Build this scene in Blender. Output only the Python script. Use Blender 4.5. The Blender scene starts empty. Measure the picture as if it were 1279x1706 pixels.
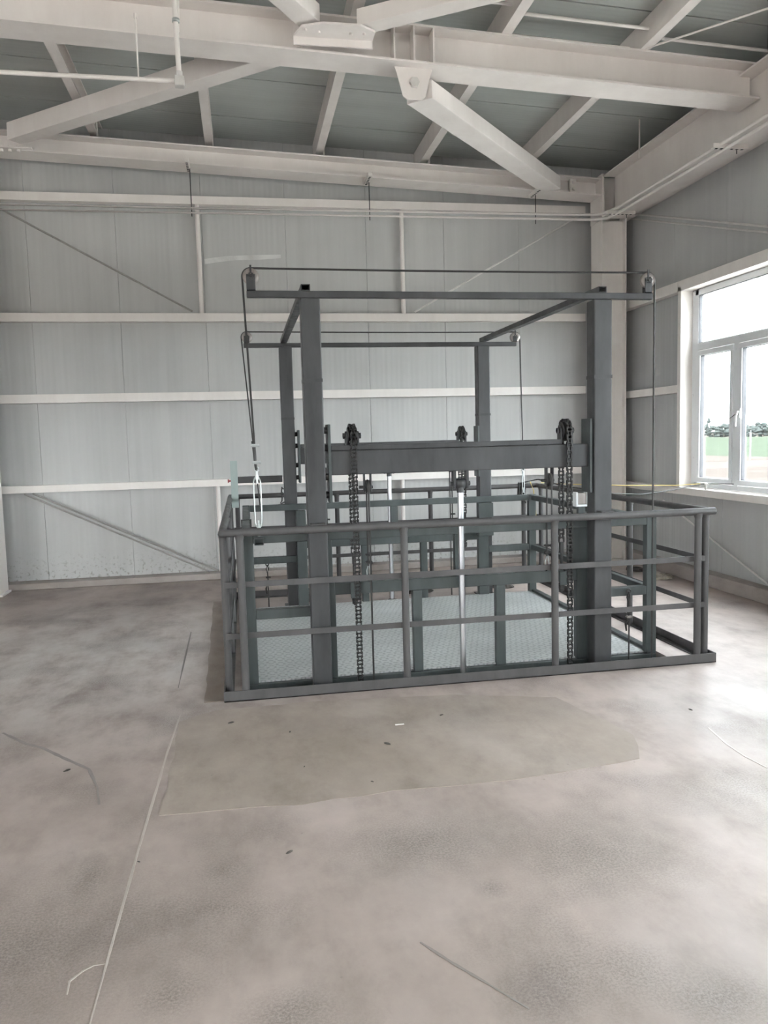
import bpy, math, random
from mathutils import Vector, Matrix
random.seed(7)
SC = bpy.context.scene
COL = SC.collection

# ------------------------------------------------------------------ camera
F_PX, YAW, PITCH, ROLL, EYE = 1312.25, 0.1742608, 0.0940534, 0.0263388, 1.6
fw = Vector((math.sin(YAW)*math.cos(PITCH), math.cos(YAW)*math.cos(PITCH), -math.sin(PITCH)))
r0 = Vector((math.cos(YAW), -math.sin(YAW), 0)); d0 = fw.cross(r0)
rt = r0*math.cos(ROLL) + d0*math.sin(ROLL); dn = -r0*math.sin(ROLL) + d0*math.cos(ROLL)
cd = bpy.data.cameras.new('camera'); cam = bpy.data.objects.new('camera', cd); COL.objects.link(cam)
cd.sensor_fit = 'VERTICAL'; cd.sensor_height = 36.0; cd.sensor_width = 27.0
cd.lens = F_PX/1706*36.0; cd.clip_end = 2000; cd.clip_start = 0.05
m = Matrix.Identity(4)
for i, v in enumerate((rt, -dn, -fw)):
    for k in range(3): m[k][i] = v[k]
m.translation = Vector((0, 0, EYE)); cam.matrix_world = m
SC.camera = cam

# ------------------------------------------------------------------ world, light, exposure
W = bpy.data.worlds.new('overcast_sky'); SC.world = W; W.use_nodes = True
nt = W.node_tree; nt.nodes.clear()
wo = nt.nodes.new('ShaderNodeOutputWorld'); bg = nt.nodes.new('ShaderNodeBackground')
bg.inputs['Color'].default_value = (0.95, 0.975, 1.0, 1); bg.inputs['Strength'].default_value = 9.0
nt.links.new(bg.outputs[0], wo.inputs[0])
SC.view_settings.view_transform = 'Standard'; SC.view_settings.look = 'None'
SC.view_settings.gamma = 1.0; SC.view_settings.use_curve_mapping = False
SC.view_settings.exposure = 1.78

# ------------------------------------------------------------------ helpers
WORLD_LOC = {}
def setp(o, label=None, cat=None, group=None, kind=None):
    if label: o['label'] = label
    if cat: o['category'] = cat
    if group: o['group'] = group
    if kind: o['kind'] = kind
    return o
def thing(name, loc, label, cat, group=None, kind=None):
    o = bpy.data.objects.new(name, None); COL.objects.link(o); o.location = loc
    o.empty_display_size = 0.1
    WORLD_LOC[o.name] = Vector(loc)
    return setp(o, label, cat, group, kind)
class MB:
    def __init__(s): s.v = []; s.f = []; s.sm = []
    def add(s, vs, fs, smooth=False):
        b = len(s.v); s.v += [tuple(x) for x in vs]
        for f in fs: s.f.append(tuple(b+i for i in f)); s.sm.append(smooth)
        return s
    def box(s, x0, x1, y0, y1, z0, z1):
        v = [(x0,y0,z0),(x1,y0,z0),(x1,y1,z0),(x0,y1,z0),(x0,y0,z1),(x1,y0,z1),(x1,y1,z1),(x0,y1,z1)]
        return s.add(v, [(0,3,2,1),(4,5,6,7),(0,1,5,4),(1,2,6,5),(2,3,7,6),(3,0,4,7)])
    def frame(s, d, up=(0,0,1)):
        d = Vector(d).normalized(); up = Vector(up)
        if abs(d.dot(up)) > 0.98: up = Vector((0,1,0))
        a = d.cross(up).normalized(); b = a.cross(d).normalized()
        return a, b
    def bar(s, p0, p1, w, h, up=(0,0,1)):
        p0 = Vector(p0); p1 = Vector(p1); a, b = s.frame(p1-p0, up)
        q = [(-w/2,-h/2),(w/2,-h/2),(w/2,h/2),(-w/2,h/2)]
        v = [p0+a*x+b*y for x,y in q] + [p1+a*x+b*y for x,y in q]
        return s.add(v, [(3,2,1,0),(4,5,6,7),(0,1,5,4),(1,2,6,5),(2,3,7,6),(3,0,4,7)])
    def tube(s, p0, p1, r, n=12, r1=None, caps=True):
        p0 = Vector(p0); p1 = Vector(p1); a, b = s.frame(p1-p0); r1 = r if r1 is None else r1
        v = []
        for p, rr in ((p0,r),(p1,r1)):
            v += [p + a*rr*math.cos(2*math.pi*i/n) + b*rr*math.sin(2*math.pi*i/n) for i in range(n)]
        s.add(v, [(i,(i+1)%n,n+(i+1)%n,n+i) for i in range(n)], True)
        if caps:
            s.add(v[:n], [tuple(reversed(range(n)))]); s.add(v[n:], [tuple(range(n))])
        return s
    def path(s, pts, r, n=8, closed=False):
        pts = [Vector(p) for p in pts]; N = len(pts); rings = []
        up = Vector((0,0,1)); prev = None
        for i, p in enumerate(pts):
            if closed: d = pts[(i+1)%N]-pts[i-1]
            else: d = pts[min(i+1,N-1)]-pts[max(i-1,0)]
            d.normalize()
            if prev is None: a, b = s.frame(d)
            else:
                a = prev - d*prev.dot(d); a.normalize(); b = d.cross(a)
            prev = a
            rings.append([p+a*r*math.cos(2*math.pi*k/n)+b*r*math.sin(2*math.pi*k/n) for k in range(n)])
        v = [x for q in rings for x in q]; f = []
        for i in range(N if closed else N-1):
            j = (i+1)%N
            f += [(i*n+k, i*n+(k+1)%n, j*n+(k+1)%n, j*n+k) for k in range(n)]
        s.add(v, f, True)
        if not closed:
            s.add(rings[0], [tuple(reversed(range(n)))]); s.add(rings[-1], [tuple(range(n))])
        return s
    def loft(s, rings, smooth=False):
        n = len(rings[0]); v = [x for q in rings for x in q]; f = []
        for i in range(len(rings)-1):
            f += [(i*n+k, i*n+(k+1)%n, (i+1)*n+(k+1)%n, (i+1)*n+k) for k in range(n)]
        s.add(v, f, smooth)
        s.add(rings[0], [tuple(reversed(range(n)))]); s.add(rings[-1], [tuple(range(n))])
        return s
    def lathe(s, c, axis, prof, n=24):
        # prof: closed list of (radius, offset along axis)
        c = Vector(c); a, b = s.frame(axis); d = Vector(axis).normalized(); rings = []
        for i in range(n):
            t = 2*math.pi*i/n; e = a*math.cos(t)+b*math.sin(t)
            rings.append([c+e*r+d*o for r,o in prof])
        k = len(prof); v = [x for q in rings for x in q]
        f = [(i*k+j, i*k+(j+1)%k, ((i+1)%n)*k+(j+1)%k, ((i+1)%n)*k+j) for i in range(n) for j in range(k)]
        return s.add(v, f, True)
    def slab(s, outline, z0, z1):
        n = len(outline)
        return s.loft([[(x,y,z0) for x,y in outline],[(x,y,z1) for x,y in outline]])
    def build(s, name, mat, parent=None, bevel=0, seg=2, label=None, cat=None, group=None, kind=None):
        xs = list(zip(*s.v)); c = Vector(((min(xs[0])+max(xs[0]))/2, (min(xs[1])+max(xs[1]))/2, min(xs[2])))
        me = bpy.data.meshes.new(name)
        me.from_pydata([tuple(Vector(p)-c) for p in s.v], [], s.f)
        for p, q in zip(me.polygons, s.sm): p.use_smooth = q
        me.materials.append(mat); me.update()
        import bmesh
        bm = bmesh.new(); bm.from_mesh(me); bmesh.ops.recalc_face_normals(bm, faces=bm.faces); bm.to_mesh(me); bm.free()
        o = bpy.data.objects.new(name, me); COL.objects.link(o)
        WORLD_LOC[o.name] = c
        if parent is not None:
            o.parent = parent; o.location = c - WORLD_LOC[parent.name]
        else: o.location = c
        if bevel:
            b = o.modifiers.new('bevel', 'BEVEL'); b.width = bevel; b.segments = seg; b.limit_method = 'ANGLE'
            b.harden_normals = False
        return setp(o, label, cat, group, kind)
def B(*a): return MB().box(*a)

# ------------------------------------------------------------------ materials
def newmat(name):
    m = bpy.data.materials.new(name); m.use_nodes = True
    n = m.node_tree.nodes; l = m.node_tree.links
    p = n['Principled BSDF']
    return m, n, l, p
def noise(n, l, scale, detail=4, rough=0.6, coord=None, vec_scale=None):
    tx = n.new('ShaderNodeTexNoise'); tx.inputs['Scale'].default_value = scale
    tx.inputs['Detail'].default_value = detail; tx.inputs['Roughness'].default_value = rough
    if vec_scale is not None:
        mp = n.new('ShaderNodeMapping'); mp.inputs['Scale'].default_value = vec_scale
        l.new(coord, mp.inputs['Vector']); l.new(mp.outputs[0], tx.inputs['Vector'])
    elif coord is not None: l.new(coord, tx.inputs['Vector'])
    return tx
def ramp(n, l, fac, stops):
    r = n.new('ShaderNodeValToRGB'); e = r.color_ramp.elements
    while len(e) < len(stops): e.new(0.5)
    for k, (p, c) in zip(e, stops): k.position = p; k.color = (*c, 1) if len(c) == 3 else c
    l.new(fac, r.inputs['Fac']); return r
def mix(n, l, a, b, fac, mode='MIX'):
    x = n.new('ShaderNodeMix'); x.data_type = 'RGBA'; x.blend_type = mode
    for s, v in (('A', a), ('B', b)):
        k = x.inputs[6 if s == 'A' else 7]
        if isinstance(v, tuple): k.default_value = (*v, 1)
        else: l.new(v, k)
    if isinstance(fac, float): x.inputs[0].default_value = fac
    else: l.new(fac, x.inputs[0])
    return x.outputs[2]
def geo(n): return n.new('ShaderNodeNewGeometry').outputs['Position']
def bump(n, l, p, h, strength, dist=0.01):
    b = n.new('ShaderNodeBump'); b.inputs['Strength'].default_value = strength; b.inputs['Distance'].default_value = dist
    l.new(h, b.inputs['Height']); l.new(b.outputs[0], p.inputs['Normal'])
def paint(name, c1, c2, rough=0.42, scale=6.0, spec=0.5, metal=0.0, vs=(1,1,0.25)):
    m, n, l, p = newmat(name); g = geo(n)
    t = noise(n, l, scale, 5, 0.65, g, vs)
    r = ramp(n, l, t.outputs['Fac'], [(0.3, c1), (0.7, c2)])
    l.new(r.outputs[0], p.inputs['Base Color'])
    p.inputs['Metallic'].default_value = metal
    p.inputs['Specular IOR Level'].default_value = spec
    t2 = noise(n, l, scale*3, 3, 0.6, g)
    rr = ramp(n, l, t2.outputs['Fac'], [(0.3, (rough-.08,)*3), (0.7, (rough+.1,)*3)])
    l.new(rr.outputs[0], p.inputs['Roughness'])
    return m
M_FRAME = paint('charcoal_paint', (0.034,0.035,0.036), (0.072,0.073,0.074), .42, 4.5, 0.35)
M_BAND = paint('dark_weld_paint', (0.04,0.041,0.042), (0.06,0.061,0.062), .45, 6.0, 0.3)
M_CAGE = paint('grey_green_paint', (0.040,0.049,0.048), (0.084,0.096,0.094), .42, 4.5, 0.35)
M_RAIL = paint('grey_pipe_paint', (0.062,0.060,0.060), (0.095,0.091,0.090), .45, 6.0, 0.3)
M_TEAL = paint('pale_teal_paint', (0.30,0.36,0.345), (0.37,0.44,0.42))
M_WHITE = paint('white_steel_paint', (0.74,0.69,0.655), (0.83,0.785,0.75), 0.5, 3.0)
M_WHITE2 = paint('warm_white_paint', (0.76,0.715,0.675), (0.84,0.80,0.76), 0.5, 4.0)
M_BLACK = paint('black_steel', (0.015,0.015,0.015), (0.035,0.033,0.032), 0.4, 20)
M_CABLE = paint('black_rubber', (0.02,0.019,0.018), (0.035,0.033,0.03), 0.55, 20)
M_CHAIN = paint('oiled_chain_steel', (0.02,0.02,0.02), (0.07,0.068,0.065), 0.35, 60, 0.6, 0.6)
M_CHROME, _n, _l, _p = newmat('chromed_rod'); _p.inputs['Base Color'].default_value = (0.62,0.63,0.65,1); _p.inputs['Metallic'].default_value = 1.0; _p.inputs['Roughness'].default_value = 0.3
_t = noise(_n, _l, 3.0, 2, 0.5, geo(_n)); _l.new(ramp(_n, _l, _t.outputs['Fac'], [(0.3, (0.58,0.59,0.61)), (0.7, (0.64,0.65,0.67))]).outputs[0], _p.inputs['Base Color'])
M_ZINC = paint('zinc_plated_steel', (0.45,0.485,0.475), (0.58,0.61,0.60), 0.36, 20, 0.5, 0.75)
M_SHEAVE = paint('worn_sheave_steel', (0.22,0.19,0.17), (0.36,0.33,0.31), 0.4, 18, 0.5, 0.5)
M_GALV = paint('galvanised_conduit', (0.62,0.60,0.57), (0.72,0.70,0.67), 0.4, 12, 0.5, 0.3)
M_ROD = paint('dull_rod_steel', (0.27,0.26,0.24), (0.36,0.345,0.32), 0.5, 12)
M_RED = paint('red_plastic', (0.25,0.02,0.02), (0.32,0.03,0.03), 0.4)
M_YELLOW = paint('yellow_cord', (0.7,0.55,0.16), (0.8,0.65,0.25), 0.6)
M_PVC = paint('white_window_frame', (0.74,0.76,0.77), (0.80,0.82,0.83), 0.35, 5)
M_SEAL = paint('dark_rubber_gasket', (0.03,0.03,0.035), (0.06,0.06,0.065), 0.5)
M_DARK = paint('dark_gap_backing', (0.02,0.022,0.02), (0.03,0.032,0.03), 0.8)
M_DEBRIS = paint('dark_debris', (0.03,0.027,0.024), (0.09,0.08,0.07), 0.8, 30)
M_CHIP = paint('pale_chip', (0.55,0.52,0.48), (0.65,0.62,0.58), 0.8, 30)
M_RAG = paint('dirty_cloth', (0.16,0.14,0.11), (0.42,0.38,0.32), 0.9, 14)

def panel_mat(name, c1, c2, axis, freq, rough=0.5, streak=(9,9,0.35)):
    m, n, l, p = newmat(name); g = geo(n)
    t = noise(n, l, 1.0, 5, 0.6, g, streak)
    t2 = noise(n, l, 0.8, 3, 0.5, g)
    a = n.new('ShaderNodeMath'); a.operation = 'ADD'; l.new(t.outputs['Fac'], a.inputs[0]); l.new(t2.outputs['Fac'], a.inputs[1])
    h = n.new('ShaderNodeMath'); h.operation = 'MULTIPLY'; h.inputs[1].default_value = 0.5; l.new(a.outputs[0], h.inputs[0])
    r = ramp(n, l, h.outputs[0], [(0.35, c1), (0.65, c2)])
    s = n.new('ShaderNodeSeparateXYZ'); l.new(g, s.inputs[0])
    col = r.outputs[0]
    if axis == 0:
        zf = ramp(n, l, s.outputs[2], [(0.08, (1,1,1)), (0.42, (0,0,0))]).outputs[0]
        dn_ = noise(n, l, 22, 5, 0.7, g); df_ = ramp(n, l, dn_.outputs['Fac'], [(0.54, (0,0,0)), (0.62, (0.75,)*3)]).outputs[0]
        col = mix(n, l, col, (0.20,0.18,0.15), mix(n, l, zf, df_, 1.0, 'MULTIPLY'))
    l.new(col, p.inputs['Base Color']); p.inputs['Roughness'].default_value = rough
    k = n.new('ShaderNodeMath'); k.operation = 'MULTIPLY'; k.inputs[1].default_value = freq*2*math.pi; l.new(s.outputs[axis], k.inputs[0])
    w = n.new('ShaderNodeMath'); w.operation = 'SINE'; l.new(k.outputs[0], w.inputs[0])
    bump(n, l, p, w.outputs[0], 0.35, 0.0012)
    return m
M_WALL = panel_mat('grey_wall_sheet', (0.44,0.443,0.432), (0.53,0.53,0.517), 0, 16)
M_WALLR = panel_mat('grey_wall_sheet_side', (0.43,0.435,0.43), (0.50,0.505,0.495), 1, 16)
M_ROOF = panel_mat('grey_green_roof_sheet', (0.42,0.45,0.425), (0.52,0.545,0.52), 1, 18, 0.38, (0.6,5,5))

def concrete(name, c_lo, c_hi, dusty, speck, seed=0.0):
    m, n, l, p = newmat(name); g = geo(n)
    mp = n.new('ShaderNodeMapping'); mp.inputs['Location'].default_value = (seed, seed*.7, 0); l.new(g, mp.inputs[0]); g2 = mp.outputs[0]
    a = noise(n, l, 0.9, 6, 0.62, g2)
    b = noise(n, l, 3.2, 8, 0.7, g2, (1,0.55,1))
    base = ramp(n, l, a.outputs['Fac'], [(0.32, c_lo), (0.68, c_hi)]).outputs[0]
    bb = ramp(n, l, b.outputs['Fac'], [(0.28, (0.66,0.65,0.64)), (0.50, (0.97,0.97,0.97)), (0.72, (1.10,1.10,1.10))]).outputs[0]
    base = mix(n, l, base, bb, 0.8, 'MULTIPLY')
    # pale dusty sweeps
    d = noise(n, l, 0.55, 4, 0.55, g2, (1.4,0.7,1))
    df = ramp(n, l, d.outputs['Fac'], [(0.52, (0,0,0)), (0.72, (dusty,)*3)]).outputs[0]
    base = mix(n, l, base, (0.57,0.525,0.50), df)
    if name == 'worn_concrete':
        for (cx_, cy_, sx_, sy_, amt) in ((-1.2,6.2,.45,.42,.95),(3.4,6.2,.9,.5,.45),(2.9,4.0,.9,1.2,.35)):  # pale dust spots, partly painted brightness in place of light on the floor
            mp2 = n.new('ShaderNodeMapping'); mp2.inputs['Location'].default_value = (-cx_*sx_, -cy_*sy_, 0); mp2.inputs['Scale'].default_value = (sx_, sy_, 0); l.new(g, mp2.inputs[0])
            gr = n.new('ShaderNodeTexGradient'); gr.gradient_type = 'SPHERICAL'; l.new(mp2.outputs[0], gr.inputs[0])
            gm = mix(n, l, gr.outputs['Color'], ramp(n, l, b.outputs['Fac'], [(0.35, (0.1,)*3), (0.6, (amt,)*3)]).outputs[0], 1.0, 'MULTIPLY')
            base = mix(n, l, base, (0.62,0.585,0.56), gm)
    # dark scuffed patches broken into speckle
    e = noise(n, l, 1.5, 3, 0.5, g2); f = noise(n, l, 110, 6, 0.8, g2)
    ef = ramp(n, l, e.outputs['Fac'], [(0.50, (0,0,0)), (0.68, (1,1,1))]).outputs[0]
    ff = ramp(n, l, f.outputs['Fac'], [(0.46, (0,0,0)), (0.58, (speck,)*3)]).outputs[0]
    sf = mix(n, l, ef, ff, 1.0, 'MULTIPLY')
    base = mix(n, l, base, (0.235,0.20,0.182), mix(n, l, (0,0,0), ef, 0.28))
    base = mix(n, l, base, (0.15,0.122,0.108), sf)
    if name == 'worn_concrete':   # scuffed, speckled smudges where boots and tools lay
        for (cx_, cy_, rx_, ry_) in [(-0.133, 2.884, 0.1, 0.12), (-0.158, 2.649, 0.16, 0.1), (0.061, 2.085, 0.12, 0.09), (-0.759, 2.557, 0.38, 0.42), (-0.273, 2.23, 0.08, 0.08), (1.265, 1.899, 0.14, 0.1), (0.804, 2.553, 0.05, 0.05), (0.769, 2.006, 0.1, 0.1), (1.302, 2.689, 0.3, 0.25), (0.629, 2.936, 0.3, 0.2), (-0.629, 2.954, 0.05, 0.12), (0.408, 3.923, 0.5, 0.15)]:
            mp2 = n.new('ShaderNodeMapping'); mp2.inputs['Location'].default_value = (-cx_/rx_*.6, -cy_/ry_*.6, 0); mp2.inputs['Scale'].default_value = (.6/rx_, .6/ry_, 0); l.new(g, mp2.inputs[0])
            gr = n.new('ShaderNodeTexGradient'); gr.gradient_type = 'SPHERICAL'; l.new(mp2.outputs[0], gr.inputs[0])
            sp_ = ramp(n, l, f.outputs['Fac'], [(0.40, (0.12,)*3), (0.60, (0.85,)*3)]).outputs[0]
            base = mix(n, l, base, (0.15,0.125,0.112), mix(n, l, gr.outputs['Color'], sp_, 1.0, 'MULTIPLY'))
    # scattered pits
    v = n.new('ShaderNodeTexVoronoi'); v.inputs['Scale'].default_value = 5.0; l.new(g2, v.inputs['Vector'])
    vf = ramp(n, l, v.outputs['Distance'], [(0.0, (0.7,)*3), (0.035, (0,0,0))]).outputs[0]
    base = mix(n, l, base, (0.16,0.14,0.13), vf)
    l.new(base, p.inputs['Base Color'])
    rr = ramp(n, l, b.outputs['Fac'], [(0.3, (0.62,)*3), (0.7, (0.42,)*3)]).outputs[0]
    l.new(rr, p.inputs['Roughness'])
    bump(n, l, p, f.outputs['Fac'], 0.12, 0.004)
    return m
M_FLOOR = concrete('worn_concrete', (0.31,0.252,0.225), (0.47,0.392,0.354), 0.4, 0.6)
M_PATCH = concrete('repair_mortar', (0.28,0.229,0.190), (0.40,0.337,0.292), 0.3, 0.15, 3.1)
M_KERB = concrete('rough_kerb_concrete', (0.25,0.215,0.19), (0.40,0.36,0.33), 0.3, 0.5, 7.7)
M_JOINT = concrete('pale_joint_filler', (0.44,0.385,0.345), (0.53,0.47,0.43), 0.3, 0.2, 5.0)
M_STAIN = concrete('damp_stain', (0.17,0.150,0.138), (0.23,0.205,0.19), 0.0, 0.1, 2.0)
M_STAIN2 = concrete('faint_stain', (0.24,0.21,0.195), (0.30,0.27,0.25), 0.1, 0.1, 2.0)
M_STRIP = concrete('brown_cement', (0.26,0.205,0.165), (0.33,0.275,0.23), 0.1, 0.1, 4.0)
M_SMEAR = concrete('white_smear', (0.66,0.66,0.64), (0.72,0.72,0.70), 0.0, 0.0, 2.0)

# chequer plate
M_PLATE, n, l, p = newmat('chequer_plate'); g = geo(n)
a = noise(n, l, 1.6, 5, 0.6, g); c = ramp(n, l, a.outputs['Fac'], [(0.3, (0.46,0.475,0.468)), (0.7, (0.62,0.635,0.625))]).outputs[0]
s = n.new('ShaderNodeSeparateXYZ'); l.new(g, s.inputs[0])
def mth(op, x, y=None):
    k = n.new('ShaderNodeMath'); k.operation = op
    for i, q in enumerate((x, y)):
        if q is None: continue
        if isinstance(q, (int, float)): k.inputs[i].default_value = q
        else: l.new(q, k.inputs[i])
    return k.outputs[0]
u = mth('MULTIPLY', mth('ADD', s.outputs[0], s.outputs[1]), 95.0); v_ = mth('MULTIPLY', mth('SUBTRACT', s.outputs[0], s.outputs[1]), 95.0)
h = mth('MAXIMUM', mth('MULTIPLY', mth('SINE', u), mth('SINE', mth('MULTIPLY', v_, .5))), mth('MULTIPLY', mth('SINE', v_), mth('SINE', mth('MULTIPLY', u, .5))))
hr = ramp(n, l, h, [(0.45, (0,0,0)), (0.7, (1,1,1))]).outputs[0]
c = mix(n, l, c, (0.20,0.225,0.22), mix(n, l, (0,0,0), hr, 0.5))
l.new(c, p.inputs['Base Color']); p.inputs['Metallic'].default_value = 0.35; p.inputs['Roughness'].default_value = 0.42
bump(n, l, p, hr, 0.5, 0.002)

# thin window glass
M_GLASS, n, l, p = newmat('window_glass'); n.remove(p)
tr = n.new('ShaderNodeBsdfTransparent'); tr.inputs[0].default_value = (0.93,0.96,0.97,1)
gl = n.new('ShaderNodeBsdfGlossy'); gl.inputs['Roughness'].default_value = 0.02
lw = n.new('ShaderNodeLayerWeight'); lw.inputs['Blend'].default_value = 0.25
fm = n.new('ShaderNodeMath'); fm.operation = 'MULTIPLY_ADD'; fm.inputs[1].default_value = 0.5; fm.inputs[2].default_value = 0.03; l.new(lw.outputs['Facing'], fm.inputs[0])
mx = n.new('ShaderNodeMixShader'); l.new(fm.outputs[0], mx.inputs[0]); l.new(tr.outputs[0], mx.inputs[1]); l.new(gl.outputs[0], mx.inputs[2])
l.new(mx.outputs[0], n['Material Output'].inputs[0])

def simple(name, c1, c2, scale, vs=(1,1,1), rough=0.9):
    return paint(name, c1, c2, rough, scale, 0.0, 0.0, vs)
M_SOIL = simple('red_brown_soil', (0.043,0.036,0.031), (0.058,0.050,0.045), 0.08, (1,2.5,1))
M_BOUNCE = simple('pale_bounce_paving', (0.40,0.38,0.35), (0.50,0.48,0.45), 0.3)  # pale surface for the added light-bouncing paving
M_CROP = simple('green_crop', (0.030,0.036,0.026), (0.038,0.045,0.033), 0.15, (1,1,1))
M_LEAF = simple('hazy_leaves', (0.030,0.035,0.032), (0.040,0.045,0.042), 0.4)
M_BARK = simple('grey_bark', (0.15,0.13,0.11), (0.22,0.19,0.16), 1.0)
M_POLE = simple('white_post', (0.75,0.75,0.73), (0.8,0.8,0.78), 1.0)

# ------------------------------------------------------------------ the setting
XL, XR, YN, YB = -10.0, 4.75, -8.0, 9.5           # left wall, right wall sheet, open front, back wall sheet
SLOPE = 0.044
def ZP(x): return 4.765 - SLOPE*(x-1.77)            # underside of purlins
PUR_H = 0.20
def ZR(x): return ZP(x) + PUR_H                      # underside of the roof sheets

HX0, HX1, HY0, HY1 = -0.07, 2.90, 4.90, 7.49         # lift shaft opening
fl = MB()
fl.box(XL, HX0, YN, 9.6, -0.25, 0); fl.box(HX1, 4.95, YN, 9.6, -0.25, 0)
fl.box(HX0, HX1, YN, HY0, -0.25, 0); fl.box(HX0, HX1, HY1, 9.6, -0.25, 0)
FLOOR = fl.build('floor', M_FLOOR, kind='structure')
pit = MB()
pit.box(HX0-.1, HX1+.1, HY0-.1, HY1+.25, -1.3, -1.2)
pit.box(HX0-.1, HX0-.002, HY0-.1, HY1+.25, -1.2, -.25); pit.box(HX1+.002, HX1+.1, HY0-.1, HY1+.25, -1.2, -.25)
pit.box(HX0, HX1, HY0-.1, HY0-.002, -1.2, -.25); pit.box(HX0, HX1, HY1+.15, HY1+.25, -1.2, -.25)
pit.build('shaft_lining', M_KERB, FLOOR)
def wobble(pts, amp, step=0.12):
    out = []
    for i in range(len(pts)):
        a = Vector(pts[i]); b = Vector(pts[(i+1) % len(pts)]); k = max(1, int((b-a).length/step))
        for j in range(k):
            q = a.lerp(b, j/k)
            out.append((q.x+random.uniform(-amp,amp), q.y+random.uniform(-amp,amp)))
    return out
MB().slab(wobble([(-0.42,3.40),(0.2,3.36),(0.73,3.39),(1.3,3.38),(1.86,3.47),(1.97,3.75),(1.90,4.06),(1.80,4.42),(1.2,4.62),(0.4,4.70),(-0.22,4.70),(-0.42,4.55)], .012), -0.004, 0.0022).build('repair_patch', M_PATCH, FLOOR, label='darker olive mortar patch')
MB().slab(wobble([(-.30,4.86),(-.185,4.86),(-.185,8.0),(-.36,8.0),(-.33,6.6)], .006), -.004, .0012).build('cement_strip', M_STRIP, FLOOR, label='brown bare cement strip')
def ribbon(name, pts, w, mat, lab=None, z=0.0015):
    pts = [Vector((x, y, 0)) for x, y in pts]; L = []; R_ = []
    fine = []
    for i in range(len(pts)-1):
        for j in range(6): fine.append(pts[i].lerp(pts[i+1], j/6))
    fine.append(pts[-1])
    for i, q in enumerate(fine):
        d = fine[min(i+1,len(fine)-1)]-fine[max(i-1,0)]; d.normalize(); nn = Vector((-d.y, d.x, 0))
        t = i/(len(fine)-1); ww = w*(0.45+0.55*math.sin(math.pi*min(1,t*1.1+.1)))*random.uniform(.75,1.2)
        L.append((q.x+nn.x*ww, q.y+nn.y*ww)); R_.append((q.x-nn.x*ww, q.y-nn.y*ww))
    b = MB(); k = len(fine)
    v = [(x,y,z) for x,y in L]+[(x,y,z) for x,y in R_]+[(x,y,-.003) for x,y in L]+[(x,y,-.003) for x,y in R_]
    f = []
    for i in range(k-1):
        f += [(i,i+1,k+i+1,k+i),(i,2*k+i,2*k+i+1,i+1),(k+i,k+i+1,3*k+i+1,3*k+i)]
    b.add(v, f); return b.build(name, mat, FLOOR, label=lab)
ribbon('joint_line', [(-.43,4.72),(-.455,4.1),(-.462,3.7),(-.475,3.1),(-.482,2.56),(-.486,2.16),(-.49,1.4)], .0055, M_JOINT, 'pale filled joint line')
ribbon('joint_line', [(-.50,6.76),(-.49,5.7),(-.485,5.2)], .006, M_STAIN)
ribbon('curved_scratch', [(-.745,7.1),(-.66,7.12),(-.56,7.05),(-.505,6.76)], .008, M_JOINT)
ribbon('curved_scratch', [(-.575,2.30),(-.58,2.36),(-.55,2.40),(-.52,2.42),(-.485,2.42)], .003, M_JOINT)
ribbon('wet_streak', [(-1.40,4.62),(-1.23,4.42),(-1.12,4.33),(-.97,4.15),(-.82,3.98),(-.74,3.75),(-.70,3.56)], .011, M_STAIN2, 'dark wet streak')
ribbon('wet_streak', [(.488,2.315),(.56,2.20),(.63,2.10),(.72,1.965)], .0055, M_STAIN2, 'dark scraped streak')
ribbon('chalk_line', [(2.40,3.75),(2.36,3.52),(2.355,3.37),(2.373,3.2),(2.38,2.9)], .007, M_JOINT, 'pale chalk line')

# back wall: vertical sheets, each its own panel
WB = thing('wall_back', (-2.5, YB, 0), None, None, kind='structure')
e = -9.86; k = 0
while e < 4.9:
    x0 = max(e+.001, XL); x1 = min(e+.949, 4.93)
    t = MB().loft([[(x0,YB,0.0),(x1,YB,0.0),(x1,YB+.07,0.0),(x0,YB+.07,0.0)],[(x0,YB,ZR(x0)-.002),(x1,YB,ZR(x1)-.002),(x1,YB+.07,ZR(x1)-.002),(x0,YB+.07,ZR(x0)-.002)]])
    t.build('wall_panel', M_WALL, WB, bevel=.003, seg=1); e += .95
B(XL, 4.95, YB+.072, YB+.1, 0, 4.9).build('wall_backing', M_DARK, WB)
sm = [(-.345,9.4995,3.70),(-.1,9.4995,3.735),(.2,9.4995,3.75),(.53,9.4995,3.76),(.53,9.4995,3.72),(.3,9.4995,3.70),(.0,9.4995,3.69),(-.2,9.4995,3.665),(-.345,9.4995,3.64)]
MB().loft([[(x,9.4985,z) for x,y,z in sm],[(x,9.505,z) for x,y,z in sm]]).build('white_smear', M_SMEAR, WB, label='pale smear on the sheet')
B(XL, 4.6, 9.29, YB, 0, .075).build('baseboard_back', M_KERB, bevel=.01, kind='structure')
B(4.60, XR, YN, 9.29, 0, .135).build('baseboard_right', M_KERB, bevel=.01, kind='structure')

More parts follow.
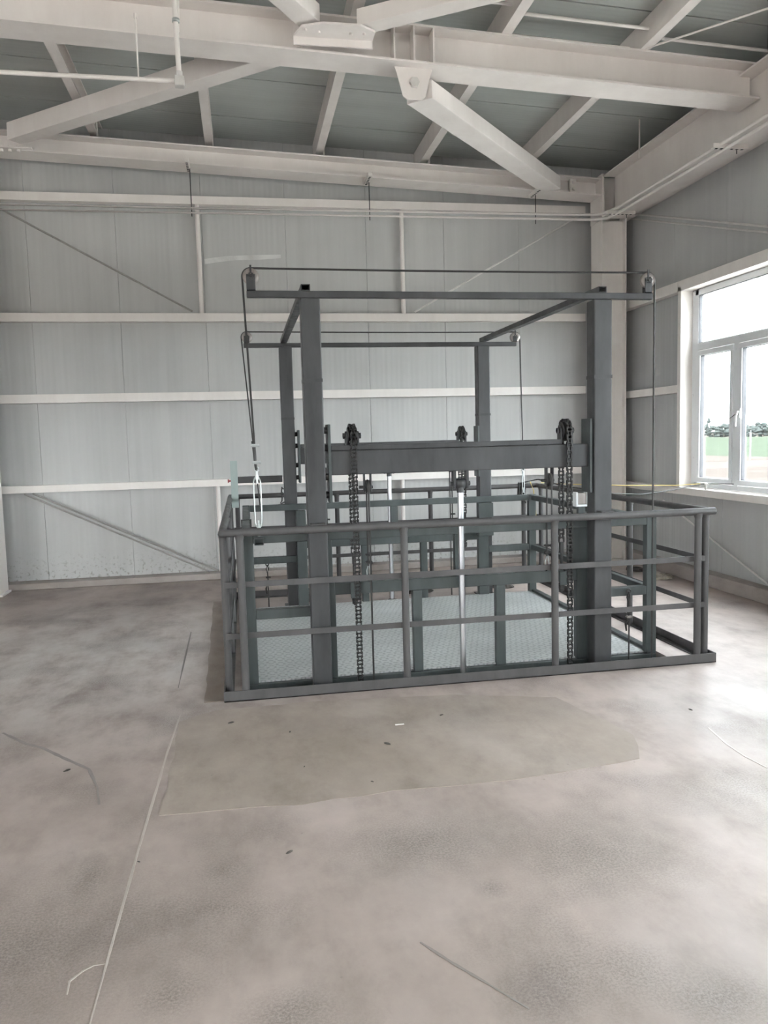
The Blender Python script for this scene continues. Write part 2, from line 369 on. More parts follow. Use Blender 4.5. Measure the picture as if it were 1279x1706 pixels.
# right wall: sheets above, below and between the windows
WR = thing('wall_right', (XR, 4.0, 0), None, None, kind='structure')
WIN = [(4.92, 7.86), (.92, 3.86), (-3.08, -.14), (-7.08, -4.14)]
Z_SILL, Z_HEAD = .98, 3.07
e = -7.98
while e < YB-.02:
    y0 = e+.001; y1 = min(e+.949, YB)
    segs = []
    cuts = [(max(a-.03,y0), min(b+.03,y1)) for a, b in WIN if min(b+.03,y1) > max(a-.03,y0)]
    if not cuts: B(XR, XR+.07, y0, y1, 0, 4.85).build('wall_panel', M_WALLR, WR, bevel=.003, seg=1)
    else:
        B(XR, XR+.07, y0, y1, 0, Z_SILL-.05).build('wall_panel', M_WALLR, WR, bevel=.003, seg=1)
        B(XR, XR+.07, y0, y1, Z_HEAD+.05, 4.85).build('wall_panel', M_WALLR, WR, bevel=.003, seg=1)
        a, b = cuts[0]
        if a-y0 > .02: B(XR, XR+.07, y0, a, Z_SILL-.05, Z_HEAD+.05).build('wall_panel', M_WALLR, WR)
        if y1-b > .02: B(XR, XR+.07, b, y1, Z_SILL-.05, Z_HEAD+.05).build('wall_panel', M_WALLR, WR)
    e += .95
wf = MB(); wf.box(XL, 4.8, YN-.07, YN, 0, .95); wf.box(XL, 4.8, YN-.07, YN, 3.1, 5.4)
for a, b in ((XL,-3.5),(-1.5,4.8)): wf.box(a, b, YN-.07, YN, .95, 3.1)  # gap left here is an added opening for fill light from behind the camera
wf.build('wall_front', M_WALL, kind='structure')
wl = MB(); wl.box(XL-.07, XL, YN, YB, 0, .95); wl.box(XL-.07, XL, YN, YB, 3.1, 5.4)
for a, b in ((YN,-7.1),(-4.1,-2.6),(-.1,YB)): wl.box(XL-.07, XL, a, b, .95, 3.1)  # the two gaps are added, unseen openings that fill the left side with light
wl.build('wall_left', M_WALLR, kind='structure')

# roof: one sheet per strip
CE = thing('ceiling', (-2.5, 0, ZR(-2.5)), None, None, kind='structure')
e = 9.80-.93
k = 0
def roofstrip(y0, y1, z0, z1, xa=XL-.1, xb=4.98):
    r = lambda x: [(x,y0,ZR(x)+z0),(x,y1,ZR(x)+z0),(x,y1,ZR(x)+z1),(x,y0,ZR(x)+z1)]
    return MB().loft([r(xa), r(xb)])
while e > YN-.9:
    roofstrip(e+.008, min(e+.922, 9.6), 0, .03).build('roof_panel', M_ROOF, CE); e -= .93
roofstrip(YN-.5, 9.6, .031, .06).build('roof_backing', M_DARK, CE)

# windows
def window(idx, y0, y1, divs):
    w = thing('window_%d' % idx, (XR, (y0+y1)/2, Z_SILL), None, None, kind='structure')
    xa, xb = 4.785, 4.845
    # reveal and surrounding steel trim
    t = MB()
    t.box(4.65, 4.86, y1, y1+.065, Z_SILL-.05, Z_HEAD+.05); t.box(4.65, 4.86, y0-.065, y0, Z_SILL-.05, Z_HEAD+.05)
    t.build('reveal', M_WHITE2, w, bevel=.004)
    B(4.65, 4.86, y0-.065, y1+.065, Z_HEAD, Z_HEAD+.11).build('head_trim', M_WHITE2, w, bevel=.004)
    B(4.64, 4.86, y0-.065, y1+.065, Z_SILL-.075, Z_SILL).build('sill', M_WHITE2, w, bevel=.006)
    f = MB(); a, b = y0+.002, y1-.055; z0, z1 = Z_SILL+.005, Z_HEAD-.005
    f.box(xa, xb, a, b, z0, z0+.05); f.box(xa, xb, a, b, z1-.06, z1); f.box(xa, xb, a, a+.06, z0, z1); f.box(xa, xb, b-.06, y1-.002, z0, z1)
    f.build('outer_frame', M_PVC, w, bevel=.004)
    zt0, zt1 = 2.43, 2.505
    B(xa-.004, xb, a+.05, b-.05, zt0, zt1).build('transom', M_PVC, w, bevel=.004)
    edges = [b-.06]
    mm = []
    n = divs; span = (b-.06)-(a+.06); mw = .085; pw = (span-mw*(n-1))/n
    y = b-.06
    for i in range(n):
        ya, yb = y-pw, y
        if i < n-1: B(xa-.004, xb, ya-mw, ya, z0+.045, zt0+.01).build('mullion', M_PVC, w, bevel=.004)
        s_ = MB(); q = .052; zz0, zz1 = z0+.055, zt0-.006
        s_.box(xa-.012, xb-.01, ya+.004, yb-.004, zz0, zz0+q); s_.box(xa-.012, xb-.01, ya+.004, yb-.004, zz1-q, zz1)
        s_.box(xa-.012, xb-.01, ya+.004, ya+q, zz0+q, zz1-q); s_.box(xa-.012, xb-.01, yb-q, yb-.004, zz0+q, zz1-q)
        sash = s_.build('sash', M_PVC, w, bevel=.004)
        g_ = MB(); gy0, gy1, gz0, gz1 = ya+q-.001, yb-q+.001, zz0+q-.001, zz1-q+.001
        for (p0, p1, p2, p3) in ((gy0,gy0+.006,gz0,gz1),(gy1-.006,gy1,gz0,gz1),(gy0,gy1,gz0,gz0+.006),(gy0,gy1,gz1-.006,gz1)): g_.box(xa, xb-.02, p0, p1, p2, p3)
        g_.build('gasket', M_SEAL, sash)
        B(xa+.02, xa+.026, gy0, gy1, gz0, gz1).build('pane', M_GLASS, sash)
        y = ya-mw
    n2 = 2; pw2 = ((b-.06)-(a+.06)-.08)/2
    B(xa, xb, (a+b)/2-.04, (a+b)/2+.04, zt1-.005, z1-.055).build('mullion', M_PVC, w, bevel=.004)
    for c0, c1 in ((a+.06,(a+b)/2-.04),((a+b)/2+.04,b-.06)):
        g_ = MB()
        for (p0, p1, p2, p3) in ((c0,c0+.007,zt1,z1-.06),(c1-.007,c1,zt1,z1-.06),(c0,c1,zt1,zt1+.007),(c0,c1,z1-.067,z1-.06)): g_.box(xa+.006, xb-.01, p0, p1, p2, p3)
        g_.build('gasket', M_SEAL, w)
        B(xa+.02, xa+.026, c0, c1, zt1, z1-.06).build('pane', M_GLASS, w)
    return w
WINS = []
for i, (a, b) in enumerate(WIN): WINS.append(window(i+1, a, b, 4))
# handle and stay of the window in view
hd = MB(); hd.box(4.755,4.775,6.968,6.99,1.70,1.79); hd.path([(4.765,6.975,1.77),(4.735,6.975,1.765),(4.725,6.985,1.72),(4.722,6.99,1.62)], .009, 8)
hd.build('handle', M_PVC, WINS[0])
MB().tube((4.75,7.04,1.735),(4.74,7.16,1.68),.004,6).build('stay', M_BLACK, WINS[0])

# ------------------------------------------------------------------ outside
GZ = -4.0
B(-900, 900, -900, 1400, GZ-.5, GZ).build('ground', M_SOIL, kind='structure')
bounce = MB(); bounce.box(5.0, 46, -60, 70, GZ, GZ+.03); bounce.box(-60, -10.2, -60, 70, GZ, GZ+.03); bounce.box(-10.2, 5.0, -60, -8.3, GZ, GZ+.03)  # out-of-view paving, added to bounce sky light up to the roof
bounce.build('unseen_bounce_paving', M_BOUNCE, kind='structure')
cb = MB()
random.seed(3)
rows = []
nx, ny = 21, 90
for i in range(nx+1):
    for j in range(ny+1):
        x = 96 + i*6.0; y = -60 + j*10.0
        edge = 0 if i == 0 else 1
        rows.append((x+random.uniform(-2,2), y+random.uniform(-3,3), GZ - .3 + edge*random.uniform(.8,1.7) + min(i,30)*.03))
cb.add(rows, [(i*(ny+1)+j, (i+1)*(ny+1)+j, (i+1)*(ny+1)+j+1, i*(ny+1)+j+1) for i in range(nx) for j in range(ny)], True)
cb.build('crop_field', M_CROP, label='hazy green crop field beyond the bare red soil', cat='field', kind='stuff')
def blob(mb, c, rx, rz, n=9, mm_=7):
    rings = []; c = Vector(c)
    for i in range(mm_+1):
        t = math.pi*i/mm_; rr = max(.02, math.sin(t)); ring = []
        for k in range(n):
            q = random.uniform(.8,1.2)
            ring.append((c.x+rx*rr*q*math.cos(2*math.pi*k/n), c.y+rx*rr*q*math.sin(2*math.pi*k/n), c.z-rz*math.cos(t)*random.uniform(.93,1.07)))
        rings.append(ring)
    mb.loft(rings, True)
ORD = ['first','second','third','fourth','fifth','sixth','seventh','eighth','ninth','tenth','eleventh','twelfth','thirteenth','fourteenth','fifteenth','sixteenth']
tn = 0
for i in range(16):
    sl = 1.63 - i*.0185                              # Y/X direction seen through the panes, from the left pane edge on
    X = 246 + random.uniform(-14, 14); Y = X*sl
    tall = (i in (1, 3, 9)); h = random.uniform(10.5,12.5) if tall else random.uniform(7.0,9.2); r = h*(.14 if tall else .42)
    lab = ('slim poplar' if tall else 'broad bushy tree') + ' on the far skyline outside, %s tree from the left pane edge' % ORD[i]
    t = thing('far_tree', (X, Y, GZ), lab, 'tree', 'trees on the skyline')
    MB().tube((X,Y,GZ),(X,Y,GZ+h*.4), .25, 7, .15).build('trunk', M_BARK, t)
    cbm = MB()
    for q in range(26):
        zz = random.random(); wd = math.sin(math.pi*min(1,.22+.78*zz)); an = random.uniform(0,6.28)
        blob(cbm, (X+math.cos(an)*.6*r*wd, Y+math.sin(an)*.6*r*wd, GZ+h*(.2+.74*zz)), r*random.uniform(.28,.48), h*random.uniform(.06,.10), 8, 6)
    cbm.build('crown', M_LEAF, t)
px = 90.0
MB().tube((px,px*1.43,GZ-.2),(px,px*1.43,GZ+4.6),.10,10).tube((px,px*1.43,GZ+4.6),(px,px*1.43,GZ+4.75),.13,10).build('field_post', M_POLE, label='white post standing in the field outside the right-hand casement', cat='post')

# ------------------------------------------------------------------ building steel
def hprof(y, z0, z1, fw_, tf=.016, tw=.012):
    a, b = y-fw_/2, y+fw_/2; c, d = y-tw/2, y+tw/2
    return [(a,z0),(b,z0),(b,z0+tf),(d,z0+tf),(d,z1-tf),(b,z1-tf),(b,z1),(a,z1),(a,z1-tf),(c,z1-tf),(c,z0+tf),(a,z0+tf)]
def rafter(name, y, x0, x1, zt_at, zb_at, fw_, label):
    t = thing(name, (x1, y, zb_at(x1)), label, 'beam', 'sloping roof rafters')
    ring = lambda x: [(x, a, b) for a, b in hprof(y, zb_at(x), zt_at(x), fw_)]
    MB().loft([ring(x0), ring(x1)]).build('rafter_body', M_WHITE, t)
    return t
RF = rafter('roof_rafter', 6.39, XL, 4.40, lambda x: ZP(x)-.003, lambda x: ZP(x)-.292, .28, 'deep white roof rafter crossing the top of the picture')
RB = rafter('roof_rafter', 9.15, XL, 4.29, lambda x: 4.695-.044*(x-1.7), lambda x: 4.495-.044*(x-1.7), .30, 'white roof rafter running along the top of the back wall')
for x in (1.28, 1.435, 1.59):
    B(x-.006, x+.006, 6.25, 6.382, ZP(x)-.275, ZP(x)-.02).build('stiffener', M_WHITE, RF)
# hanging gusset with its bolt
gz = ZP(1.43)-.292
gp = MB(); o_ = [(1.29,gz),(1.60,gz),(1.58,gz-.05),(1.535,gz-.22),(1.50,gz-.245),(1.39,gz-.245),(1.355,gz-.22),(1.31,gz-.05)]
gp.loft([[(x,6.33,z) for x,z in o_],[(x,6.345,z) for x,z in o_]])
G = gp.build('gusset_plate', M_WHITE, RF)
MB().tube((1.445,6.30,gz-.12),(1.445,6.36,gz-.12),.04,6).build('bolt', M_GALV, G)
# rear gussets on the back rafter
gq = MB(); o_ = [(3.50,9.03),(3.72,8.98),(4.02,9.12),(3.60,9.14)]
gq.loft([[(x,y,4.42) for x,y in o_],[(x,y,4.435) for x,y in o_]]); gq.build('gusset_plate', M_WHITE, RB)
gq = MB(); gq.box(-2.75,-2.02,8.93,9.14,4.665,4.68); G2 = gq.build('gusset_plate', M_WHITE, RB)
for q in (-2.32,-2.24,-2.16): MB().tube((q,8.98,4.64),(q,8.98,4.70),.018,6).build('bolt', M_WHITE2, G2)
bp = MB(); bp.box(3.93,4.0,9.06,9.10,4.42,4.58); bp.tube((3.965,9.03,4.46),(3.965,9.07,4.46),.02,6); bp.tube((3.965,9.03,4.54),(3.965,9.07,4.54),.02,6)
bp.build('bolted_cleat', M_WHITE2, RB)
# purlins
PX = [3.32, 2.14, .94, -.27, -1.47, -2.67, -3.87, -5.07]
for i, x in enumerate(PX):
    t = thing('roof_purlin', (x, 9.4, ZP(x)), 'white C-shaped roof purlin above the rafters, %s from the right-hand wall' % ORD[i], 'purlin', 'roof purlins')
    pr_ = [(x,0),(x+.085,0),(x+.085,.022),(x+.081,.022),(x+.081,.004),(x+.004,.004),(x+.004,PUR_H-.004),(x+.081,PUR_H-.004),(x+.081,PUR_H-.022),(x+.085,PUR_H-.022),(x+.085,PUR_H),(x,PUR_H)]
    z = ZP(x+.05)-.002
    MB().loft([[(a,YN,z+b) for a,b in pr_],[(a,9.48,z+b) for a,b in pr_]]).build('purlin_body', M_WHITE, t)
    zr = 4.695-.044*(x-1.7)
    MB().box(x+.086, x+.092, 9.05, 9.13, zr, z+.13).build('cleat', M_WHITE2, t)
# box braces between the rafters
def brace(p0, p1, w, h, label):
    t = MB().bar(p0, p1, w, h)
    return t.build('roof_brace', M_WHITE, bevel=.006, label=label, cat='brace', group='box-section roof braces')
brace((-2.17,8.92,4.80),(.62,6.42,4.685),.17,.17,'white box brace slanting from the left end of the back rafter')
brace((1.50,6.40,4.335),(3.62,8.90,4.455),.23,.14,'white box brace from the hanging gusset towards the back corner')
FA = Vector((.62,6.10,4.70)); FB = Vector((1.0,6.12,4.695))
brace(FA, FA+Vector((-1.15,-1.55,.03)), .17, .13, 'white box brace leaving the top edge, left arm of the V')
brace(FB, FB+Vector((1.9,-1.30,-.03)), .15, .12, 'white box brace leaving the top edge, right arm of the V')
ap = MB(); o_ = [(.50,6.21),(.55,6.06),(.70,6.0),(.98,6.0),(1.10,6.08),(1.10,6.21)]
ap.loft([[(x,y,4.605) for x,y in o_],[(x,y,4.62) for x,y in o_]]); ap.box(.50,1.10,6.205,6.22,4.55,4.68)
AP = ap.build('brace_apex_plate', M_WHITE, RF)
for x, y in ((.58,6.09),(.68,6.11),(.92,6.11),(1.02,6.10)): MB().tube((x,y,4.59),(x,y,4.61),.012,6).build('bolt', M_WHITE2, AP)
# columns
def column(x0, x1, y0, y1, label, ztop):
    t = thing('corner_column' if x0 > 0 else 'wall_column', ((x0+x1)/2,(y0+y1)/2,0), label, 'column')
    c = MB(); tf = .016; ym = (y0+y1)/2
    prof = [(x0,y0),(x0+tf,y0),(x0+tf,ym-.006),(x1-tf,ym-.006),(x1-tf,y0),(x1,y0),(x1,y1),(x1-tf,y1),(x1-tf,ym+.006),(x0+tf,ym+.006),(x0+tf,y1),(x0,y1)]
    c.loft([[(a,b,0) for a,b in prof],[(a,b,ztop) for a,b in prof]]); c.build('column_shaft', M_WHITE2, t)
    B(x0-.03,x1+.03,y0-.03,min(y1+.03,9.28),0,.02).build('base_plate', M_WHITE2, t)
    return t
CC = column(4.29,4.60,8.98,9.28,'white steel corner column beside the window wall', 4.62)
B(4.285,4.31,8.97,9.29,4.10,4.62).build('end_plate', M_WHITE, CC)
B(4.31,4.595,9.05,9.06,.03,4.10).build('face_plate', M_WHITE2, CC)
column(-2.95,-2.64,8.98,9.28,'white steel wall column at the left edge of the back wall', 4.66)
# eave beam
pe = [(a, b) for a, b in hprof(4.45, 4.11, 4.60, .30, .016, .012)]
MB().loft([[(a,YN,b) for a,b in pe],[(a,8.97,b) for a,b in pe]]).build('eave_beam', M_WHITE, label='white eave beam running along the window wall to the corner', cat='beam')
B(4.66,4.75,YN,9.45,4.16,4.24).build('wall_girt', M_WHITE, bevel=.004, label='white wall girt under the eave beam on the window wall', cat='girt')
# girts on the back wall
for z0, z1, nm, xr in ((4.28,4.37,'topmost, just above the conduits',4.27),(2.98,3.072,'second from the top',4.27),(2.085,2.18,'third from the top',4.27),(1.085,1.165,'lowest of the four',4.27)):
    c = MB(); prf = [(9.40,z0),(9.498,z0),(9.498,z0+.004),(9.404,z0+.004),(9.404,z1-.004),(9.498,z1-.004),(9.498,z1),(9.40,z1)]
    c.loft([[(XL,a,b) for a,b in prf],[(xr,a,b) for a,b in prf]])
    c.build('wall_girt', M_WHITE2, label='white horizontal girt on the back wall, %s' % nm, cat='girt', group='back wall girts')
for y0, y1, z0, z1, lab in ((7.93,9.27,2.0,2.085,'short white girt between corner column and window'),(7.93,9.27,3.07,3.18,'white girt continuing the window head to the corner column'),(7.93,9.27,.905,.98,'white girt continuing the window sill to the corner column')):
    B(4.65,4.748,y0,y1,z0,z1).build('wall_girt', M_WHITE2, bevel=.004, label=lab, cat='girt', group='window wall girts')
def rod(p0, p1, r, label, name='brace_rod', mat=M_GALV, group=None, cat='rod'):
    return MB().tube(p0, p1, r, 8).build(name, mat, label=label, cat=cat, group=group)
rod((-2.47,9.36,4.17),(-.50,9.36,3.085),.011,'thin diagonal brace rod across the upper left back wall',group='back wall brace rods',mat=M_ROD)
rod((-2.43,9.37,1.075),(-.44,9.37,.085),.010,'thin diagonal brace rod low on the left back wall, the nearer of two',group='back wall brace rods',mat=M_ROD)
rod((-2.36,9.44,1.075),(-.36,9.44,.085),.010,'thin diagonal brace rod low on the left back wall, the farther of two',group='back wall brace rods',mat=M_ROD)
rod((4.22,9.36,4.27),(2.08,9.36,3.08),.011,'thin diagonal brace rod across the upper right back wall',group='back wall brace rods')
rod((4.68,8.93,4.155),(4.68,5.9,3.19),.011,'upper of two brace rods slanting above the window',group='window wall brace rods')
rod((4.68,9.0,4.12),(4.68,5.9,3.14),.010,'lower of two brace rods slanting above the window',group='window wall brace rods')
rod((4.71,8.3,.80),(4.71,6.40,.145),.009,'thin brace rod slanting below the window sill',group='window wall brace rods')
for x, z0, z1, lab in ((-.40,3.073,4.279,'white upright strut high on the back wall left of the lift'),(1.965,3.073,4.279,'white upright strut high on the back wall above the lift'),(-.31,.076,1.084,'white upright strut low on the back wall left of the lift'),(1.90,.076,1.084,'white upright strut low on the back wall behind the lift')):
    MB().tube((x,9.44,z0),(x,9.44,z1),.026,12).build('strut_tube', M_WHITE2, label=lab, cat='strut', group='back wall struts')
# conduits along the back wall and the eave
for dz, dy, lab in ((0,.0,'upper white conduit along the back wall and eave'),(-.052,.05,'lower white conduit along the back wall and eave')):
    pts = [(XL+.05,9.05,4.078+dz*.85),(4.08,9.05,4.168+dz*1.05),(4.18,9.03,4.165+dz*1.05),(4.235,8.97,4.155+dz*1.05),(4.255-dz*.9,8.85,4.135+dz),(4.265-dz*.9,8.5,4.11+dz*.7),(4.265-dz*.9,5.5,4.098+dz*.7),(4.265-dz*.9,2,4.098+dz*.7)]
    MB().path(pts, .016, 10).build('conduit', M_WHITE2, label=lab, cat='conduit', group='wall conduits')
rod((XL,8.97,4.098),(.4,8.97,4.105),.0045,'thin grey cable under the conduits on the back wall',name='signal_cable',mat=M_ROD,cat='cable')
def hanger(x, y, zt, zb, lab, along=(0.0,1.0)):
    t = thing('pipe_hanger', (x, y, zb), lab, 'hanger', 'pipe hangers')
    ax, ay = along
    c = MB(); c.bar((x-ax*.17,y-ay*.17,zt-.021),(x+ax*.17,y+ay*.17,zt-.021),.045,.04); c.build('strut_channel', M_WHITE2, t, bevel=.003)
    h_ = MB()
    for q in (-.13,-.08,-.03,.02,.07,.12): h_.box(x+ax*q-.012, x+ax*q+.012, y+ay*q-.012, y+ay*q+.012, zt-.0425, zt-.041)
    h_.build('slots', M_DARK, t, kind='stuff')
    MB().tube((x+ax*.05+.02,y+ay*.05,zt-.03),(x+ax*.05+.02,y+ay*.05,zb),.005,6).build('threaded_rod', M_BLACK, t)
def zrb(x): return 4.495-.044*(x-1.7)
hanger(-.46,9.0,zrb(-.46),4.05,'pipe hanger on the back rafter, left one of three')
hanger(1.50,9.0,zrb(1.5),4.05,'pipe hanger on the back rafter, middle one of three')
hanger(3.47,9.0,zrb(3.47),4.05,'pipe hanger on the back rafter, right one of three')
hanger(4.36,8.65,4.11,4.03,'pipe hanger under the eave beam near the corner column',(1,0))
hanger(4.36,6.60,4.11,4.03,'pipe hanger under the eave beam near the top right corner',(1,0))
rod((4.24,8.0,ZR(4.24)),(4.24,8.0,4.46),.008,'thin white rod hanging from the roof beside the eave beam','hanger_rod',M_WHITE2)
# drop pipe at the top left
t = thing('sprinkler_pipe', (-.34,6.12,4.17), 'white drop pipe with elbow and long horizontal run, top left', 'pipe')
MB().tube((-.355,6.12,ZR(-.35)-.06),(-.34,6.12,4.23),.018,12).build('drop_pipe', M_WHITE2, t)
MB().tube((-.32,6.16,ZR(-.32)-.06),(-.335,6.14,4.55),.010,8).build('clamp_rod', M_WHITE2, t)
MB().tube((-.34,6.12,4.205),(-5.5,6.12,4.205),.016,12).build('run_pipe', M_WHITE2, t)
MB().box(-.375,-.305,6.085,6.155,4.165,4.235).tube((-.34,6.12,4.235),(-.34,6.12,4.27),.025,12).build('elbow_fitting', M_GALV, t, bevel=.008)
MB().lathe((-.345,6.12,4.62),(0,0,1),[(.018,-.012),(.026,-.012),(.026,.012),(.018,.012)],14).build('clamp_ring', M_ZINC, t)
t2 = MB().tube((-.625,6.12,4.62),(-.625,6.12,4.215),.006,8).tube((-.625,6.12,4.62),(-.625,6.12,4.65),.012,6).build('drop_rod', M_WHITE2, t)
# sag bars between the purlins of the nearer bay
rod((2.23,6.10,ZP(2.23)+.08),(3.31,6.10,ZP(3.31)+.08),.014,'thin white sag bar between two purlins, top right, nearer one','sag_bar',M_WHITE2,'purlin sag bars')
rod((2.23,6.42,ZP(2.23)+.08),(3.31,6.42,ZP(3.31)+.08),.012,'thin white sag bar between two purlins just above the deep rafter','sag_bar',M_WHITE2,'purlin sag bars')
rod((3.41,6.22,ZP(3.41)+.08),(4.6,6.22,ZP(4.6)+.08),.014,'thin white sag bar between the last purlin and the eave','sag_bar',M_WHITE2,'purlin sag bars')
rod((.95+.085,6.0,ZP(1)+.08),(2.14,6.0,ZP(2.1)+.08),.012,'thin white sag bar behind the V brace at the top edge','sag_bar',M_WHITE2,'purlin sag bars')
rod((3.36,6.24,ZP(3.36)-.0),(4.9,4.4,ZP(4.6)+.02),.009,'thin white rod slanting to the top right corner','brace_rod',M_WHITE2)

# ------------------------------------------------------------------ the lift: fixed frame
YC = 6.285
def my(y): return 2*YC - y
def mbox(b, x0, x1, y0, y1, z0, z1, rear):
    if rear: y0, y1 = my(y1), my(y0)
    return b.box(x0, x1, y0, y1, z0, z1)
FRM = thing('lift_gantry', (1.4, YC, -.2), 'charcoal steel lift frame of four posts with overhead beams and pulleys', 'lift frame')
POSTS = ((.385,.505,False,'front left post'),(2.309,2.435,False,'front right post'),(.368,.488,True,'rear left post'),(2.288,2.410,True,'rear right post'))
ZT = 2.47
for x0, x1, rear, lab in POSTS:
    zb = 0.0 if rear else -.6
    po = mbox(MB(), x0, x1, 4.95, 5.07, zb, ZT, rear).build('post', M_FRAME, FRM, bevel=.008)
    # bolted splice band
    zs = 1.955 if not rear else 1.79
    mbox(MB(), x0-.0012, x1+.0012, 4.9488, 5.0712, zs, zs+.022, rear).build('weld_band', M_BAND, po)
    if not rear:
        B(x0-.012, x1+.012, 4.935, 5.085, -.6, -.58).build('base_plate', M_FRAME, po)
    else:
        B(x0-.03, x1+.03, my(5.07)-.0, my(4.95)+.03, 0, .012).build('base_plate', M_FRAME, po)
def hollow(b, x0, x1, y0, y1, z0, z1, t=.004):
    # open square tube along Y
    o = [(x0,z0),(x1,z0),(x1,z1),(x0,z1)]; q = [(x0+t,z0+t),(x1-t,z0+t),(x1-t,z1-t),(x0+t,z1-t)]
    v = [(x,y0,z) for x,z in o]+[(x,y0,z) for x,z in q]+[(x,y1,z) for x,z in o]+[(x,y1,z) for x,z in q]
    f = []
    for i in range(4):
        j = (i+1)%4
        f += [(i,j,8+j,8+i),(4+j,4+i,12+i,12+j),(i,4+i,4+j,j),(8+i,8+j,12+j,12+i)]
    return b.add(v, f)
B(.06,2.728,4.952,4.992,ZT,2.512).build('top_beam', M_FRAME, FRM, bevel=.005)
B(.045,2.711,my(5.0),my(4.96),ZT,2.512).build('top_beam', M_FRAME, FRM, bevel=.005)
hollow(MB(), .391,.447,4.953,my(4.953),2.513,2.552).build('side_beam', M_FRAME, FRM)
hollow(MB(), 2.342,2.397,4.953,my(4.953),2.513,2.552).build('side_beam', M_FRAME, FRM)
def pulley(cx, y, cz, bx0, bx1, side):
    s_ = MB().lathe((cx,y,cz),(0,1,0),[(.012,-.012),(.05,-.012),(.05,-.009),(.042,0),(.05,.009),(.05,.012),(.012,.012)],28)
    p = s_.build('sheave', M_SHEAVE, FRM)
    b = MB(); b.box(bx0,bx1,y-.022,y-.016,2.512,cz+.012); b.box(bx0,bx1,y+.016,y+.022,2.512,cz+.012)
    b.box(bx0,bx1,y-.022,y+.022,2.5121,2.520); b.build('pulley_bracket', M_FRAME, FRM)
    a = MB().tube((cx,y-.03,cz),(cx,y+.03,cz),.011,10)
    for q in range(6):
        an = q*math.pi/3; a.tube((cx+.018*math.cos(an),y-.020,cz+.018*math.sin(an)),(cx+.018*math.cos(an),y-.026,cz+.018*math.sin(an)),.005,6)
    a.build('axle', M_BLACK, FRM)
    B(cx-.006,cx+.006,y-.016,y-.010,cz+.02,cz+.068).build('keeper_pin', M_FRAME, FRM)
YP, YPR = 4.99, my(4.99)
pulley(.09,YP,2.60,.062,.116,-1); pulley(2.706,YP,2.60,2.682,2.728,1)
pulley(.078,YPR,2.565,.05,.10,-1); pulley(2.696,YPR,2.555,2.67,2.711,1)

# lifting crossbeams, front and rear
def chain_mesh(path_pts, x):
    # roller chain in the plane X = x; path_pts = polyline of (y, z)
    P = .0254; pts = [Vector((0,y,z)) for y,z in path_pts]
    # resample
    out = [pts[0]]; need = P; cur = pts[0]
    for q in pts[1:]:
        while (q-cur).length >= need:
            cur = cur + (q-cur).normalized()*need; out.append(cur.copy()); need = P
        need -= (q-cur).length; cur = q
    b = MB()
    for i in range(len(out)-1):
        a, c = out[i], out[i+1]; d = (c-a).normalized(); nrm = Vector((0,-d.z,d.y)); w = .0165 if i % 2 else .0105
        a2, c2 = a-d*.0085, c+d*.0085
        for sx in (-1,1):
            x0, x1 = x+sx*w-.0028, x+sx*w+.0028; hh = .0095
            ring = lambda xx: [(xx,)+tuple((a2+nrm*hh*.55)[1:]),(xx,)+tuple((a+nrm*hh)[1:]),(xx,)+tuple((c+nrm*hh)[1:]),(xx,)+tuple((c2+nrm*hh*.55)[1:]),(xx,)+tuple((c2-nrm*hh*.55)[1:]),(xx,)+tuple((c-nrm*hh)[1:]),(xx,)+tuple((a-nrm*hh)[1:]),(xx,)+tuple((a2-nrm*hh*.55)[1:])]
            b.loft([ring(x0), ring(x1)])
        b.tube((x-.021,a.y,a.z),(x+.021,a.y,a.z),.0055,6)
    return b
